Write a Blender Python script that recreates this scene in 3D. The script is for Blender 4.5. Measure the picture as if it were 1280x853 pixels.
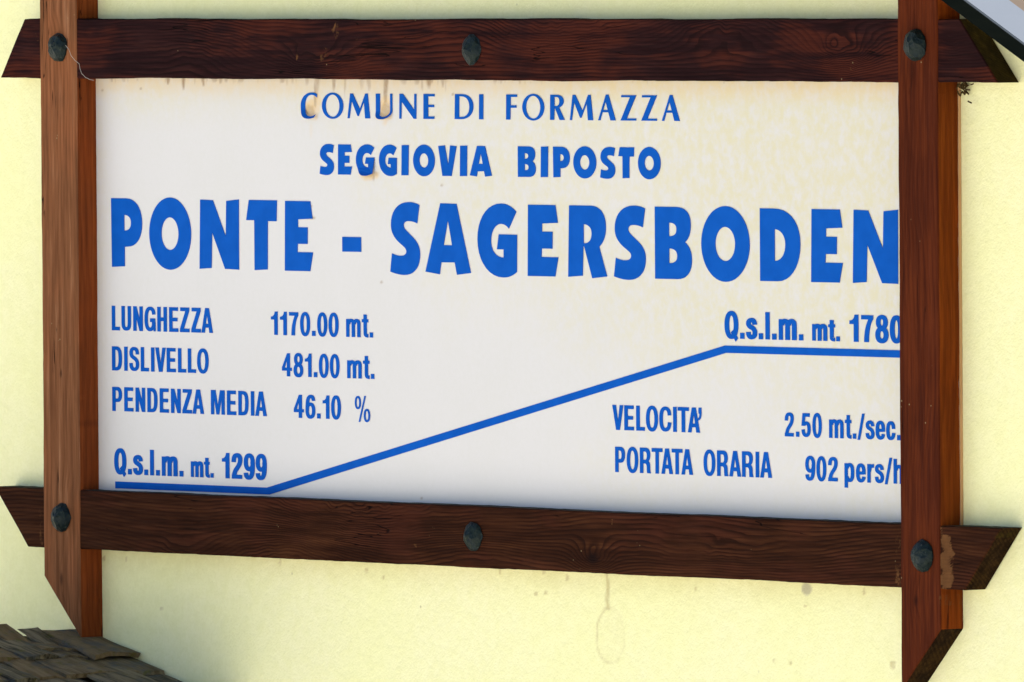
import bpy, bmesh, math, random
import numpy as np
from mathutils import Vector, Matrix, noise as mn
random.seed(7); rng = np.random.default_rng(7)
for o in list(bpy.data.objects): bpy.data.objects.remove(o)
S = bpy.context.scene
COL = S.collection
R = math.radians

# ---------------------------------------------------------------- camera, sky, sun, exposure
F_PX, YAW, PITCH, ROLL, DIST = 18744.7, 0.907572, -0.0266371, -0.00685825, 25.0
def cam_axes():
    f = np.array([-math.sin(YAW)*math.cos(PITCH), math.cos(YAW)*math.cos(PITCH), math.sin(PITCH)])
    r = np.array([math.cos(YAW), math.sin(YAW), 0.0]); u = np.cross(r, f)
    c, s = math.cos(ROLL), math.sin(ROLL)
    return c*r+s*u, -s*r+c*u, f
AX_R, AX_U, AX_F = cam_axes()
CAM = -AX_F*DIST
cd = bpy.data.cameras.new('camera'); cam = bpy.data.objects.new('camera', cd); COL.objects.link(cam)
cd.sensor_width = 36; cd.lens = 36*F_PX/1280; cd.clip_start = 0.5; cd.clip_end = 3000
m = Matrix.Identity(4)
for i in range(3):
    m[i][0], m[i][1], m[i][2], m[i][3] = AX_R[i], AX_U[i], -AX_F[i], CAM[i]
cam.matrix_world = m
S.camera = cam

SUN_TO = Vector((-0.52, 0.17, 0.80)).normalized()          # towards the sun: behind the gable, wall in open shade
w = bpy.data.worlds.new('World'); S.world = w; w.use_nodes = True
wt = w.node_tree; wt.nodes.clear()
sky = wt.nodes.new('ShaderNodeTexSky'); sky.sky_type = 'NISHITA'; sky.sun_disc = False
sky.sun_elevation = math.asin(SUN_TO.z); sky.sun_rotation = math.atan2(SUN_TO.x, SUN_TO.y)
bg = wt.nodes.new('ShaderNodeBackground'); bg.inputs[1].default_value = 0.05
wo = wt.nodes.new('ShaderNodeOutputWorld')
wt.links.new(sky.outputs[0], bg.inputs[0]); wt.links.new(bg.outputs[0], wo.inputs[0])
sl = bpy.data.lights.new('sun', 'SUN'); sl.energy = 5.0; sl.angle = R(0.5); sl.color = (1.0, 0.95, 0.87)
so = bpy.data.objects.new('sun', sl); COL.objects.link(so)
so.rotation_euler = SUN_TO.to_track_quat('Z', 'Y').to_euler(); so.location = SUN_TO*30
vs = S.view_settings; vs.view_transform = 'Standard'; vs.look = 'None'; vs.gamma = 1; vs.use_curve_mapping = False
vs.exposure = 1.80
S.cycles.max_bounces = 6; S.cycles.diffuse_bounces = 4
S.cycles.filter_width = 1.5

# ---------------------------------------------------------------- measuring: a photo point on a plane parallel to the wall
def at(px, py, Y=0.0):
    d = AX_F + ((px-640)/F_PX)*AX_R - ((py-426.5)/F_PX)*AX_U
    t = (Y-CAM[1])/d[1]
    p = CAM + d*t
    return float(p[0]), float(p[2])

# ---------------------------------------------------------------- helpers
def tag(o, label=None, cat=None, group=None, kind=None):
    if label: o['label'] = label
    if cat: o['category'] = cat
    if group: o['group'] = group
    if kind: o['kind'] = kind
    return o
def empty(name, loc=(0, 0, 0)):
    o = bpy.data.objects.new(name, None); COL.objects.link(o); o.location = loc; o.empty_display_size = .05
    return o
def link(name, me, mats, parent=None):
    o = bpy.data.objects.new(name, me); COL.objects.link(o)
    for mt in (mats if isinstance(mats, (list, tuple)) else [mats]):
        if me.materials.find(mt.name) < 0 or isinstance(mats, (list, tuple)): me.materials.append(mt)
    if parent:
        o.parent = parent; bpy.context.view_layer.update()
        o.matrix_parent_inverse = parent.matrix_world.inverted()
    return o
def mesh(name, v, f, smooth=False):
    me = bpy.data.meshes.new(name); me.from_pydata([tuple(map(float, p)) for p in v], [], [tuple(map(int, q)) for q in f]); me.update()
    if smooth: me.shade_smooth()
    return me
def box_bm(bm, lo, hi, M=None):
    vs_ = [bm.verts.new((M @ Vector((x, y, z))) if M else (x, y, z)) for x in (lo[0], hi[0]) for y in (lo[1], hi[1]) for z in (lo[2], hi[2])]
    for q in ((0,1,3,2),(4,6,7,5),(0,4,5,1),(2,3,7,6),(0,2,6,4),(1,5,7,3)): bm.faces.new([vs_[i] for i in q])
def fin(bm, name):
    bmesh.ops.recalc_face_normals(bm, faces=bm.faces[:])
    me = bpy.data.meshes.new(name); bm.to_mesh(me); bm.free(); return me
def sm(a, b, x):
    t = np.clip((x-a)/(b-a), 0, 1); return t*t*(3-2*t)

# value noise on numpy arrays
def vnoise(x, y, seed=0):
    xi, yi = np.floor(x).astype(np.int64), np.floor(y).astype(np.int64)
    xf, yf = x-xi, y-yi
    def h(a, b):
        n = (a*374761393 + b*668265263 + seed*1274126177) & 0xffffffff
        n = ((n ^ (n >> 13))*1274126177) & 0xffffffff
        return ((n ^ (n >> 16)) & 0xffff)/65535.0
    u, v = xf*xf*(3-2*xf), yf*yf*(3-2*yf)
    return (h(xi, yi)*(1-u)+h(xi+1, yi)*u)*(1-v) + (h(xi, yi+1)*(1-u)+h(xi+1, yi+1)*u)*v
def fbm(x, y, seed=0, n=4):
    s = 0; a = .5
    for i in range(n):
        s = s + a*vnoise(x, y, seed+i*17); x = x*2.03+3.1; y = y*2.03+7.7; a *= .5
    return s/(1-.5**n)

# ---- node sugar
class NT:
    def __init__(s, name):
        s.m = bpy.data.materials.new(name); s.m.use_nodes = True; s.t = s.m.node_tree
        s.b = s.t.nodes['Principled BSDF']
    def n(s, typ, ins=None, **kw):
        nd = s.t.nodes.new(typ)
        for k, v in kw.items(): setattr(nd, k, v)
        for k, v in (ins or {}).items(): s.put(nd.inputs[k], v)
        return nd
    def put(s, sock, v):
        if isinstance(v, bpy.types.NodeSocket): s.t.links.new(v, sock)
        else: sock.default_value = v
    def math(s, op, a, b=0.0, c=0.0, clamp=False):
        nd = s.n('ShaderNodeMath', operation=op, use_clamp=clamp); s.put(nd.inputs[0], a); s.put(nd.inputs[1], b)
        if op in ('MULTIPLY_ADD', 'SMOOTH_MIN'): s.put(nd.inputs[2], c)
        return nd.outputs[0]
    def ramp(s, x, a, b, lo=0.0, hi=1.0):
        nd = s.n('ShaderNodeMapRange', interpolation_type='SMOOTHSTEP'); s.put(nd.inputs[0], x)
        for i, v in zip((1, 2, 3, 4), (a, b, lo, hi)): s.put(nd.inputs[i], v)
        return nd.outputs[0]
    def mix(s, f, a, b, blend='MIX'):
        nd = s.n('ShaderNodeMix', data_type='RGBA', blend_type=blend); s.put(nd.inputs[0], f)
        for i, v in ((6, a), (7, b)): s.put(nd.inputs[i], (*v, 1) if isinstance(v, tuple) and len(v) == 3 else v)
        return nd.outputs[2]
    def pos(s, sc=(1, 1, 1), obj=False):
        if obj: g = s.n('ShaderNodeTexCoord').outputs['Object']
        else: g = s.n('ShaderNodeNewGeometry').outputs['Position']
        mp = s.n('ShaderNodeMapping', {0: g}); mp.inputs[3].default_value = sc; return mp.outputs[0]
    def noise(s, vec, scale, detail=4, rough=.55, dist=0.0):
        return s.n('ShaderNodeTexNoise', {'Vector': vec, 'Scale': scale, 'Detail': detail, 'Roughness': rough, 'Distortion': dist}).outputs[0]
    def attr(s, name):
        return s.n('ShaderNodeAttribute', attribute_name=name).outputs['Fac']
    def out(s, col, rough=.6, spec=.3, bump=None, bs=.3, bd=.001, metal=0.0):
        s.put(s.b.inputs['Base Color'], (*col, 1) if isinstance(col, tuple) else col); s.put(s.b.inputs['Roughness'], rough)
        s.put(s.b.inputs['Specular IOR Level'], spec); s.put(s.b.inputs['Metallic'], metal)
        if bump is not None:
            nd = s.n('ShaderNodeBump', {'Height': bump, 'Strength': bs, 'Distance': bd}); s.put(s.b.inputs['Normal'], nd.outputs[0])
        return s.m

# ---------------------------------------------------------------- materials
def wood(name, axis, dark, mid, lite, red, freq=165.0, spec=.02, streak=.5, ringamt=.75):
    """weathered stained timber; per-vertex fields: flow (ring coordinate), knot, wear, moss"""
    t = NT(name)
    sc = (5, 90, 90) if axis == 'x' else (90, 90, 5)
    sc2 = (14, 420, 420) if axis == 'x' else (420, 420, 14)
    P = t.pos(sc); P2 = t.pos(sc2)
    fl = t.math('MULTIPLY_ADD', t.noise(P, .35, 3), .0022, t.attr('flow'))
    ph = t.math('MULTIPLY', fl, freq)
    saw = t.math('FRACT', ph)
    ring = t.math('MULTIPLY', t.ramp(saw, .30, .86), t.ramp(saw, 1.0, .93))
    ring = t.math('MULTIPLY', ring, t.ramp(t.noise(t.pos((3, 3, 3)), 3.0), .35, .62, .45, 1.0))
    fine = t.noise(P2, 1.0, 3, .6)
    st = t.noise(P, 1.0, 4, .6)
    c = t.mix(t.ramp(st, .3, .72), dark, mid)
    c = t.mix(t.ramp(st, .55, .8, 0, streak), c, lite)
    big = t.noise(t.pos((4, 9, 9) if axis == 'x' else (9, 9, 4)), 1.3, 3)
    c = t.mix(t.ramp(t.math('MULTIPLY_ADD', st, .35, t.math('MULTIPLY', big, .65)), .46, .62, 0, .6), c, red)
    k = t.attr('knot')
    c = t.mix(t.math('MULTIPLY', ring, ringamt), c, t.mix(.5, dark, (0.004, .002, .002)))
    c = t.mix(t.ramp(fine, .25, .75, .0, .30), c, t.mix(.5, dark, (0, 0, 0)))
    c = t.mix(t.ramp(k, .2, .9, 0, .85), c, (0.008, .004, .004))
    ck = t.math('ABSOLUTE', t.math('SUBTRACT', t.noise(t.pos((2.2, 38, 38) if axis == 'x' else (38, 38, 2.2)), 1.0, 3, .5, .4), .5))
    ck = t.math('MULTIPLY', t.ramp(ck, .008, .002), t.ramp(t.noise(t.pos((4, 12, 12) if axis == 'x' else (12, 12, 4)), 1.0, 2), .53, .60))
    c = t.mix(t.math('MULTIPLY', ck, .85), c, (.003, .0015, .0015))
    wv = t.attr('wear')
    wn = t.math('MULTIPLY_ADD', t.noise(t.pos((170, 170, 170)), 1.3, 4, .7), .35, t.math('MULTIPLY', t.noise(t.pos((50, 50, 50)), 1.3, 3), .45))
    wm = t.ramp(t.math('ADD', wv, wn), .80, .98)
    c = t.mix(wm, c, t.mix(t.noise(t.pos((30, 30, 30)), 1.0, 3), (.05, .022, .010), (.20, .088, .034)))
    ms = t.ramp(t.math('ADD', t.attr('moss'), t.math('MULTIPLY', t.noise(t.pos((50, 50, 50)), 1.2, 4), .6)), .8, 1.25)
    c = t.mix(ms, c, t.mix(t.noise(t.pos((150, 150, 150)), 1.0, 3), (.012, .012, .004), (.11, .09, .012)))
    sp = t.n('ShaderNodeTexVoronoi', {'Vector': t.pos((1, 1, 1)), 'Scale': 60.0}).outputs['Distance']
    spm = t.math('MULTIPLY', t.ramp(sp, .10, .06), t.ramp(t.noise(t.pos((1, 1, 1)), 9.0, 2), .62, .66))
    c = t.mix(t.math('MULTIPLY', spm, .8), c, (.30, .22, .12))
    h = t.math('SUBTRACT', t.math('MULTIPLY', fine, .5), t.math('MULTIPLY', ring, .5))
    h = t.math('SUBTRACT', h, t.math('MULTIPLY_ADD', k, .8, t.math('MULTIPLY', ck, 2.0)))
    return t.out(c, t.ramp(fine, .2, .8, .6, .85), spec, h, .6, .0012)

M = {}
M['beam_top'] = wood('dark_stained_wood', 'x', (.015, .0052, .0065), (.034, .0108, .0110), (.050, .018, .014), (.095, .020, .010), ringamt=.85)
M['beam_low'] = wood('brown_stained_wood', 'x', (.026, .0085, .0045), (.062, .021, .0090), (.098, .038, .015), (.066, .018, .011), ringamt=.85)
M['post_left'] = wood('faded_brown_wood', 'z', (.15, .058, .026), (.27, .112, .052), (.42, .235, .14), (.29, .10, .042), freq=110, streak=.8, ringamt=.30)
M['post_right'] = wood('red_brown_wood', 'z', (.060, .0125, .0055), (.108, .0225, .0080), (.140, .036, .012), (.130, .027, .008), freq=110, streak=.4, ringamt=.3)
M['side_left'] = wood('orange_brown_wood', 'z', (.14, .034, .010), (.25, .060, .016), (.31, .095, .028), (.27, .055, .012), freq=120, ringamt=.3)
M['side_right'] = wood('amber_brown_wood', 'z', (.12, .025, .005), (.20, .047, .007), (.25, .070, .011), (.22, .042, .006), freq=120, ringamt=.25)
M['end_moss'] = wood('mossy_end_grain', 'x', (.02, .015, .006), (.045, .032, .008), (.08, .06, .012), (.03, .02, .006))
M['end_brown'] = wood('weathered_end_grain', 'x', (.012, .006, .003), (.035, .018, .007), (.06, .03, .01), (.05, .025, .006))

M['skylit_dust'] = wood('skylit_dusty_face', 'x', (.035, .035, .028), (.07, .068, .055), (.10, .10, .08), (.05, .05, .04))  # dusty top face; sky light is painted into its paler grey-green
t = NT('weathered_white_panel')
P = t.pos((1, 1, 1)); PV = t.pos((1, 1, .9))
mott = t.noise(PV, 42.0, 6, .65); m2 = t.noise(P, 90.0, 4, .6); m3 = t.noise(PV, 7.0, 3)
ys = t.math('MULTIPLY', t.attr('yellow'), t.ramp(t.math('ADD', t.math('MULTIPLY', mott, .7), t.math('MULTIPLY', m2, .3)), .36, .62, .15, 1.0))
c = t.mix(t.math('MULTIPLY', t.ramp(t.math('MULTIPLY_ADD', m2, .5, t.math('MULTIPLY', m3, .5)), .4, .65), .35), (.665, .650, .680), (.628, .618, .622))
c = t.mix(t.math('MULTIPLY', ys, .78), c, (.655, .60, .385))
c = t.mix(t.math('MULTIPLY', t.attr('tan'), t.ramp(mott, .3, .6, .55, 1.0)), c, (.74, .52, .26))
c = t.mix(t.attr('brown'), c, (.24, .125, .045))
c = t.mix(t.ramp(t.noise(P, 230, 3, .7), .35, .7, 0, .16), c, (.60, .59, .60))
M['panel'] = t.out(c, .42, .35, t.noise(P, 400, 2), .12, .0004)

t = NT('blue_vinyl')
c = t.mix(t.ramp(t.noise(t.pos((30, 30, 30)), 1.0, 4), .3, .7), (.0015, .084, .45), (.0028, .096, .50))
M['blue'] = t.out(c, .7, .04)

t = NT('yellow_plaster')
P = t.pos((1, 1, 1))
n1 = t.noise(P, 3.2, 4, .55); n2 = t.noise(P, 55, 4, .6); n3 = t.noise(P, 260, 3, .6)
c = t.mix(t.ramp(n1, .3, .7), (.90, .89, .51), (.90, .88, .56))
c = t.mix(t.ramp(n2, .35, .7, 0, .35), c, (.82, .81, .42))
c = t.mix(t.ramp(t.noise(P, 170, 3, .7), .4, .7, 0, .22), c, (.74, .72, .36))
vo = t.n('ShaderNodeTexVoronoi', {'Vector': P, 'Scale': 22.0}).outputs['Distance']
fl = t.math('MULTIPLY', t.ramp(vo, .075, .03), t.ramp(t.noise(P, 6.0, 2), .56, .62))
c = t.mix(t.math('MULTIPLY', fl, .6), c, (.35, .32, .18))
c = t.mix(t.math('MULTIPLY', t.attr('stain_bounce'), t.ramp(n2, .25, .6, .6, 1.0)), c, (.42, .32, .15))
c = t.mix(t.attr('grey'), c, (.40, .37, .28))
M['plaster'] = t.out(c, .85, .15, t.math('MULTIPLY_ADD', n2, 1.5, n3), .55, .0022)

t = NT('patinated_iron')
P = t.pos((1, 1, 1))
c = t.mix(t.ramp(t.noise(P, 90, 4), .35, .65), (.005, .013, .018), (.010, .018, .016))
c = t.mix(t.ramp(t.noise(P, 240, 3), .62, .72, 0, .8), c, (.05, .06, .05))
M['iron'] = t.out(c, .42, .16, t.noise(P, 170, 4), .8, .0022, metal=.15)

def shingle_mat():
    t = NT('weathered_shingle')
    oi = t.n('ShaderNodeObjectInfo').outputs['Random']
    P = t.pos((60, 6, 60), obj=True)
    off = t.n('ShaderNodeVectorMath', {0: P}, operation='ADD'); cb = t.n('ShaderNodeCombineXYZ', {0: t.math('MULTIPLY', oi, 50.0), 1: t.math('MULTIPLY', oi, 31.0)})
    t.put(off.inputs[1], cb.outputs[0]); V = off.outputs[0]
    P = t.pos((8, 90, 60), obj=True); t.put(off.inputs[0], P)
    st = t.noise(V, 1.0, 5, .65)
    c = t.mix(t.ramp(st, .35, .65), (.035, .030, .020), (.21, .175, .115))
    c = t.mix(t.ramp(oi, .35, .95, 0, .6), c, (.20, .13, .06))
    c = t.mix(t.ramp(t.noise(t.pos((25, 25, 25)), 1.0, 4), .48, .66, 0, .8), c, (.075, .085, .085))
    c = t.mix(t.ramp(t.noise(t.pos((40, 40, 40)), 1.3, 3), .58, .7, 0, .7), c, (.10, .095, .02))
    return t.out(c, .8, .2, st, .9, .004)
M['shingle'] = shingle_mat()
t = NT('roof_underlay'); M['underlay'] = t.out(t.mix(t.noise(t.pos((20, 20, 20)), 1.0), (.02, .015, .01), (.05, .035, .02)), .9, .1)
t = NT('black_green_board')
M['barge'] = t.out(t.mix(t.noise(t.pos((6, 60, 60)), 1.0, 4), (.003, .005, .005), (.009, .011, .009)), .9, .0, t.noise(t.pos((10, 200, 200)), 1.0), .3, .001)
t = NT('galvanised_flashing')
M['flash'] = t.out(t.mix(t.noise(t.pos((9, 9, 9)), 1.0, 4), (.090, .108, .138), (.108, .126, .158)), .8, .1, t.noise(t.pos((20, 20, 20)), 1.0), .1, .002, metal=.15)
t = NT('roof_sheet'); M['roof'] = t.out(t.mix(t.noise(t.pos((15, 15, 15)), 1.0, 4), (.10, .078, .062), (.135, .108, .088)), .9, .0)
t = NT('eave_boards'); M['soffit'] = t.out(t.mix(t.noise(t.pos((4, 60, 60)), 1.0, 4), (.06, .03, .015), (.14, .07, .035)), .7, .2)
t = NT('pale_gravel')
P = t.pos((1, 1, 1))
g = t.mix(t.noise(P, 30, 5), (.34, .32, .27), (.60, .57, .50))
g = t.mix(t.ramp(t.noise(P, .25, 4), .52, .68), g, (.20, .24, .09))
M['ground'] = t.out(g, .9, .2, t.noise(P, 60, 4), .5, .02)
t = NT('spider_silk'); M['silk'] = t.out((.42, .38, .34), .5, .3)
t = NT('dry_debris'); M['debris'] = t.out(t.mix(t.noise(t.pos((300, 300, 300)), 1.0), (.02, .012, .006), (.12, .08, .03)), .9, .1)

# ---------------------------------------------------------------- the setting: ground
GZ = -2.7
xs = np.concatenate([[-1500, -400, -120, -50], np.linspace(-25, 45, 36), [80, 160, 500, 1500]])
ys_ = np.concatenate([[-1500, -500, -200, -90, -60], np.linspace(-45, 8, 40), [30, 100, 400, 1500]])
gv = []
for y in ys_:
    for x in xs:
        z = GZ + 1.15*float(sm(2, 22, -y)) + (.12*mn.noise(Vector((x*.25, y*.25, 0))) if -45 < y < -4 else 0)
        if y < -60: z += (-y-60)*.02
        gv.append((x, y, z))
nx = len(xs)
gf = [(j*nx+i, j*nx+i+1, (j+1)*nx+i+1, (j+1)*nx+i) for j in range(len(ys_)-1) for i in range(nx-1)]
tag(link('ground', mesh('ground', gv, gf, True), M['ground']), kind='structure')

# ---------------------------------------------------------------- the house: gable wall, roof verge at the upper right
WALL_Y = 0.006
VY = -0.34                                            # outer face of the verge board
bx0, bz0 = at(1176, 0, VY); bx1, bz1 = at(1280, 78, VY)
tx0, tz0 = at(1210, 0, VY); tx1, tz1 = at(1280, 52, VY)
slope = ((bz1-bz0)/(bx1-bx0)+(tz1-tz0)/(tx1-tx0))/2
def z_low(x): return bz0+slope*(x-bx0)
def z_top(x): return tz0+slope*(x-tx0)
RX, EX = -1.75, 3.6                                   # ridge and right eave
LX = 2*RX-EX
house = empty('house', (0, 0, GZ))
tag(house, 'pale yellow rendered house with dark roof verge, behind the framed sign', 'house')
# wall: a fine grid where the photograph looks, plain faces around
def gridmesh(name, X, Z, Y):
    XX, ZZ = np.meshgrid(X, Z); n = len(X)
    v = np.stack([XX.ravel(), np.full(XX.size, Y), ZZ.ravel()], 1)
    ii, jj = np.meshgrid(np.arange(n-1), np.arange(len(Z)-1)); a = (jj*n+ii).ravel()
    f = np.stack([a, a+1, a+n+1, a+n], 1)
    me = bpy.data.meshes.new(name); me.vertices.add(len(v)); me.vertices.foreach_set('co', v.ravel().astype(np.float32))
    me.loops.add(f.size); me.loops.foreach_set('vertex_index', f.ravel().astype(np.int32))
    me.polygons.add(len(f)); me.polygons.foreach_set('loop_start', np.arange(0, f.size, 4, dtype=np.int32)); me.polygons.foreach_set('loop_total', np.full(len(f), 4, np.int32))
    me.update(calc_edges=True); me.validate()
    return me, v
def set_attr(me, name, arr):
    a = me.attributes.new(name, 'FLOAT', 'POINT'); a.data.foreach_set('value', np.ascontiguousarray(arr, dtype=np.float32))
lowx, lowz = at(125, 853, WALL_Y); hix, hiz = at(1280, 600, WALL_Y)
X = np.concatenate([np.linspace(LX+.35, -1.3, 12)[:-1], np.arange(-1.3, 1.5, .0045), np.linspace(1.5, EX-.35, 10)])
Zt = float(z_low(EX-.35))
Z = np.concatenate([[GZ-.3, -1.6, -1.0], np.arange(-.62, -.34, .003), np.linspace(-.33, Zt-.02 if Zt > -.2 else -.21, 6)])
me, v = gridmesh('wall', X, Z, WALL_Y)
# stains under the lower beam (drip ending in a dried bead, grey fleck, tiny runs) and a painted bounce tint
st = np.zeros(len(v)); gr = np.zeros(len(v)); vx, vz = v[:, 0], v[:, 2]
def ell(cx, cz, rx, rz, x=vx, z=vz): return np.sqrt(((x-cx)/rx)**2+((z-cz)/rz)**2)
wob = (vnoise(vx*60, vz*60, 3)-.5)
pts = [(758, 715), (760, 735), (759, 752), (761, 762)]
for (a, b) in zip(pts[:-1], pts[1:]):
    ax, az = at(*a, WALL_Y); bx, bz = at(*b, WALL_Y)
    tt = np.clip((vz-az)/(bz-az), 0, 1); inb = (vz <= az+.003) & (vz >= bz-.001)
    st = np.maximum(st, inb*sm(.0075, .002, np.abs(vx-(ax+(bx-ax)*tt)+wob*.004))*.55)
cx, cz = at(763, 794, WALL_Y)
e = ell(cx, cz, .037, .046)+wob*.10+ (vz-cz)*2.5*np.abs((vx-cx))/.04*.3
st = np.maximum(st, sm(.11, .02, np.abs(e-1))*(.13+.24*sm(.02, -.03, vx-cx))*(.5+fbm(vx*70, vz*70, 31)))
st = np.maximum(st, sm(1.0, .9, e)*.05)
gx, gz = at(1008, 736, WALL_Y); gr = np.maximum(gr, sm(1.1, .8, ell(gx, gz, .014, .011)+wob*.25)*.75)
for (px, py, l) in ((709, 722, .012), (680, 716, .008), (375, 697, .01), (351, 700, .012), (350, 704, .006), (479, 722, .006), (458, 713, .008), (130, 698, .01), (158, 700, .01), (625, 714, .012), (870, 736, .008), (1080, 740, .01), (1117, 833, .010), (988, 829, .008), (1115, 831, .01), (967, 826, .005), (1118, 828, .004), (202, 761, .004), (1006, 758, .004), (682, 741, .004), (670, 742, .006)):
    x0, z0 = at(px, py, WALL_Y)
    st = np.maximum(st, sm(1.1, .6, ell(x0, z0, .0045, l*.6)+wob*.5)*.55)
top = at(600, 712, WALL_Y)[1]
st = np.maximum(st, sm(.055, 0, top-vz)*(vz < top+.02)*(.05+.16*fbm(vx*9, vz*4, 5))*(vx > at(125, 700, WALL_Y)[0])*(vx < 1.05))  # orange light bounced off the beam's underside, painted onto the plaster
set_attr(me, 'stain_bounce', st); set_attr(me, 'grey', gr)
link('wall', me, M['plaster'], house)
# upper wall up to the rafters (behind the frame's plane, same plaster)
zt = Z[-1]
uv = []; uf = []
Xu = np.linspace(LX+.35, EX-.35, 60)
for k, x in enumerate(Xu):
    zr = z_low(x) if x > RX else z_low(2*RX-x)
    uv += [(x, WALL_Y, zt), (x, WALL_Y, max(zr+.03, zt))]
uf = [(2*k, 2*k+2, 2*k+3, 2*k+1) for k in range(len(Xu)-1)]
link('wall', mesh('wall_upper', uv, uf), M['plaster'], house)
for x in (LX+.35, EX-.35):
    bm = bmesh.new(); box_bm(bm, (min(x, x+(.2 if x < 0 else -.2)), WALL_Y+.001, GZ-.3), (max(x, x+(.2 if x < 0 else -.2)), 6, Zt+.02))
    link('wall', fin(bm, 'side_wall'), M['plaster'], house)['label'] = 'side wall of the house'
def slab(name, pts, y0, y1, mat, lab=None):
    n = len(pts); v = [(x, y0, z) for x, z in pts]+[(x, y1, z) for x, z in pts]
    f = [tuple(range(n)), tuple(range(2*n-1, n-1, -1))]+[(i, i+n, (i+1) % n+n, (i+1) % n) for i in range(n)]
    bm = bmesh.new(); bv = [bm.verts.new(p) for p in v]
    for q in f: bm.faces.new([bv[i] for i in q])
    o = link(name, fin(bm, name), mat, house)
    if lab: o['label'] = lab
    return o
def both(name, za, zb, y0, y1, mat, lab=None):
    for sgn in (1, -1):
        E_ = EX if sgn > 0 else LX
        f = (lambda x: x) if sgn > 0 else (lambda x: 2*RX-x)
        slab(name, [(RX, za(RX)), (E_, za(f(E_))), (E_, zb(f(E_))), (RX, zb(RX))], y0, y1, mat, lab)
both('barge_board', z_low, lambda x: z_top(x)-.004, VY, VY+.028, M['barge'], 'dark board along the roof verge')
both('flashing', lambda x: z_top(x)-.004, lambda x: z_top(x), VY-.003, VY+.082, M['flash'], 'pale metal flashing on the verge')
both('roof_covering', lambda x: z_top(x)-.013, lambda x: z_top(x)-.005, VY+.085, 6.2, M['roof'])
both('soffit', lambda x: z_low(x)+.002, lambda x: z_low(x)+.014, VY+.03, 6.0, M['soffit'])

# ---------------------------------------------------------------- the framed sign
sign = empty('framed_sign', (-.08, 0, -.65))
tag(sign, 'white sign with blue chairlift lettering in a dark bolted timber frame on yellow wall', 'sign')

# panel -------------------------------------------------------
pxl = at(119, 350)[0]-.06; pxr = at(1199.5, 400)[0]; pzt = at(600, 100)[1]+.03; pzb = at(600, 632)[1]-.04
X = np.arange(pxl, pxr, .0030); Z = np.arange(pzb, pzt, .0022)
me, v = gridmesh('panel', X, Z, 0.0)
vx, vz = v[:, 0], v[:, 2]
edge_z = at(300, 98.6)[1]; edge_zr = at(1100, 103.5)[1]
ztop = edge_z+(edge_zr-edge_z)*(vx-at(300, 98)[0])/(at(1100, 98)[0]-at(300, 98)[0])
dt = ztop-vz                                          # distance below the upper beam
ux = (vx-pxl)/(pxr-pxl)                               # 0 left .. 1 right
uz = np.clip(dt/.78, 0, 1)
big = fbm(vx*3.2, vz*4.0, 11)
yel = sm(.30, .78, ux*1.15-uz*.55+(big-.5)*.7+.06)*1.0
yel = np.maximum(yel, sm(.10, .02, dt)*.6*(fbm(vx*6, vz*6, 4)+.2))
yel = np.maximum(yel, sm(.86, 1.0, ux+.10*big)*.7)
yel = np.maximum(yel, sm(.06, 0, vx-at(120, 300)[0])*.35)
yel = yel*(1-.55*sm(.45, .8, uz))
tan = sm(.045, .004, dt)*(.42+.5*fbm(vx*14, vz*3, 9))*.62  # tan staining with warm bounce from the upper beam painted in
runs = np.zeros(len(v)); col = np.floor(vx/.006)
def run(px, ylen, wd, a, y0=99):
    """a brown drip under the beam"""
    global runs
    x0, z0 = at(px, y0); x1, z1 = at(px+.6, y0+ylen)
    wv_ = .0025*(vnoise(vz*90, vx*0+px, 2)-.5)
    t_ = np.clip((z0-vz)/(z0-z1), 0, 1.2)
    wdt = wd*(1-.45*t_)
    runs = np.maximum(runs, (vz < z0+.01)*(t_ < 1.1)*sm(wdt*1.3, wdt*.45, np.abs(vx-x0+wv_))*a*(.45+.75*fbm(vx*80, vz*60, 6))*(1-.6*sm(.6, 1.1, t_)))
for q in ((530-320, 7, .006, .8), (229, 13, .0055, .8), (254, 9, .005, .85), (268, 4, .01, .5), (276, 6, .006, .6), (283, 4, .006, .5), (299, 4, .005, .4), (301, 4, .01, .4),
          (353, 5, .008, .6), (366, 6, .004, .4), (384, 8, .006, .35), (396, 22, .008, .55), (417, 13, .006, .8), (431, 22, .003, .4), (452, 12, .006, .35), (461, 14, .007, .5),
          (482, 34, .0075, .75), (505, 6, .012, .5), (521, 7, .010, .5), (528, 14, .004, .5), (536, 11, .008, .85), (540, 5, .006, .6), (554, 10, .006, .55), (557, 15, .003, .4), (619, 4, .008, .6),
          (650, 6, .004, .4), (735, 4, .003, .4), (905, 6, .003, .45), (1102, 4, .003, .4), (140, 4, .004, .5), (155, 4, .006, .3)):
    run(q[0], q[1], q[2], q[3])
rs = np.random.RandomState(3)
for k in range(60): run(rs.uniform(130, 720) if k < 45 else rs.uniform(720, 1110), rs.uniform(2, 8), rs.uniform(.0015, .004), rs.uniform(.1, .35))
wob = vnoise(vx*120, vz*120, 8)-.5
def blob(px, py, rx, rz, a, soft=.35, arr='tan'):
    global tan, runs, yel
    x0, z0 = at(px, py); q = sm(1+soft, 1-soft, ell(x0, z0, rx, rz, vx, vz)+wob*.35)*a
    if arr == 'tan': tan = np.maximum(tan, q)
    elif arr == 'brown': runs = np.maximum(runs, q)
    else: yel = np.maximum(yel, q)
blob(390, 137, .019, .017, 1); blob(396, 128, .011, .022, .9); blob(394, 118, .004, .022, .5, arr='brown'); blob(388, 139, .013, .010, .42, arr='brown')
blob(482, 136, .016, .022, 1); blob(483, 138, .014, .013, .45, arr='brown'); blob(480, 146.5, .022, .006, .75); blob(478, 147, .013, .003, .35, arr='brown')
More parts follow.
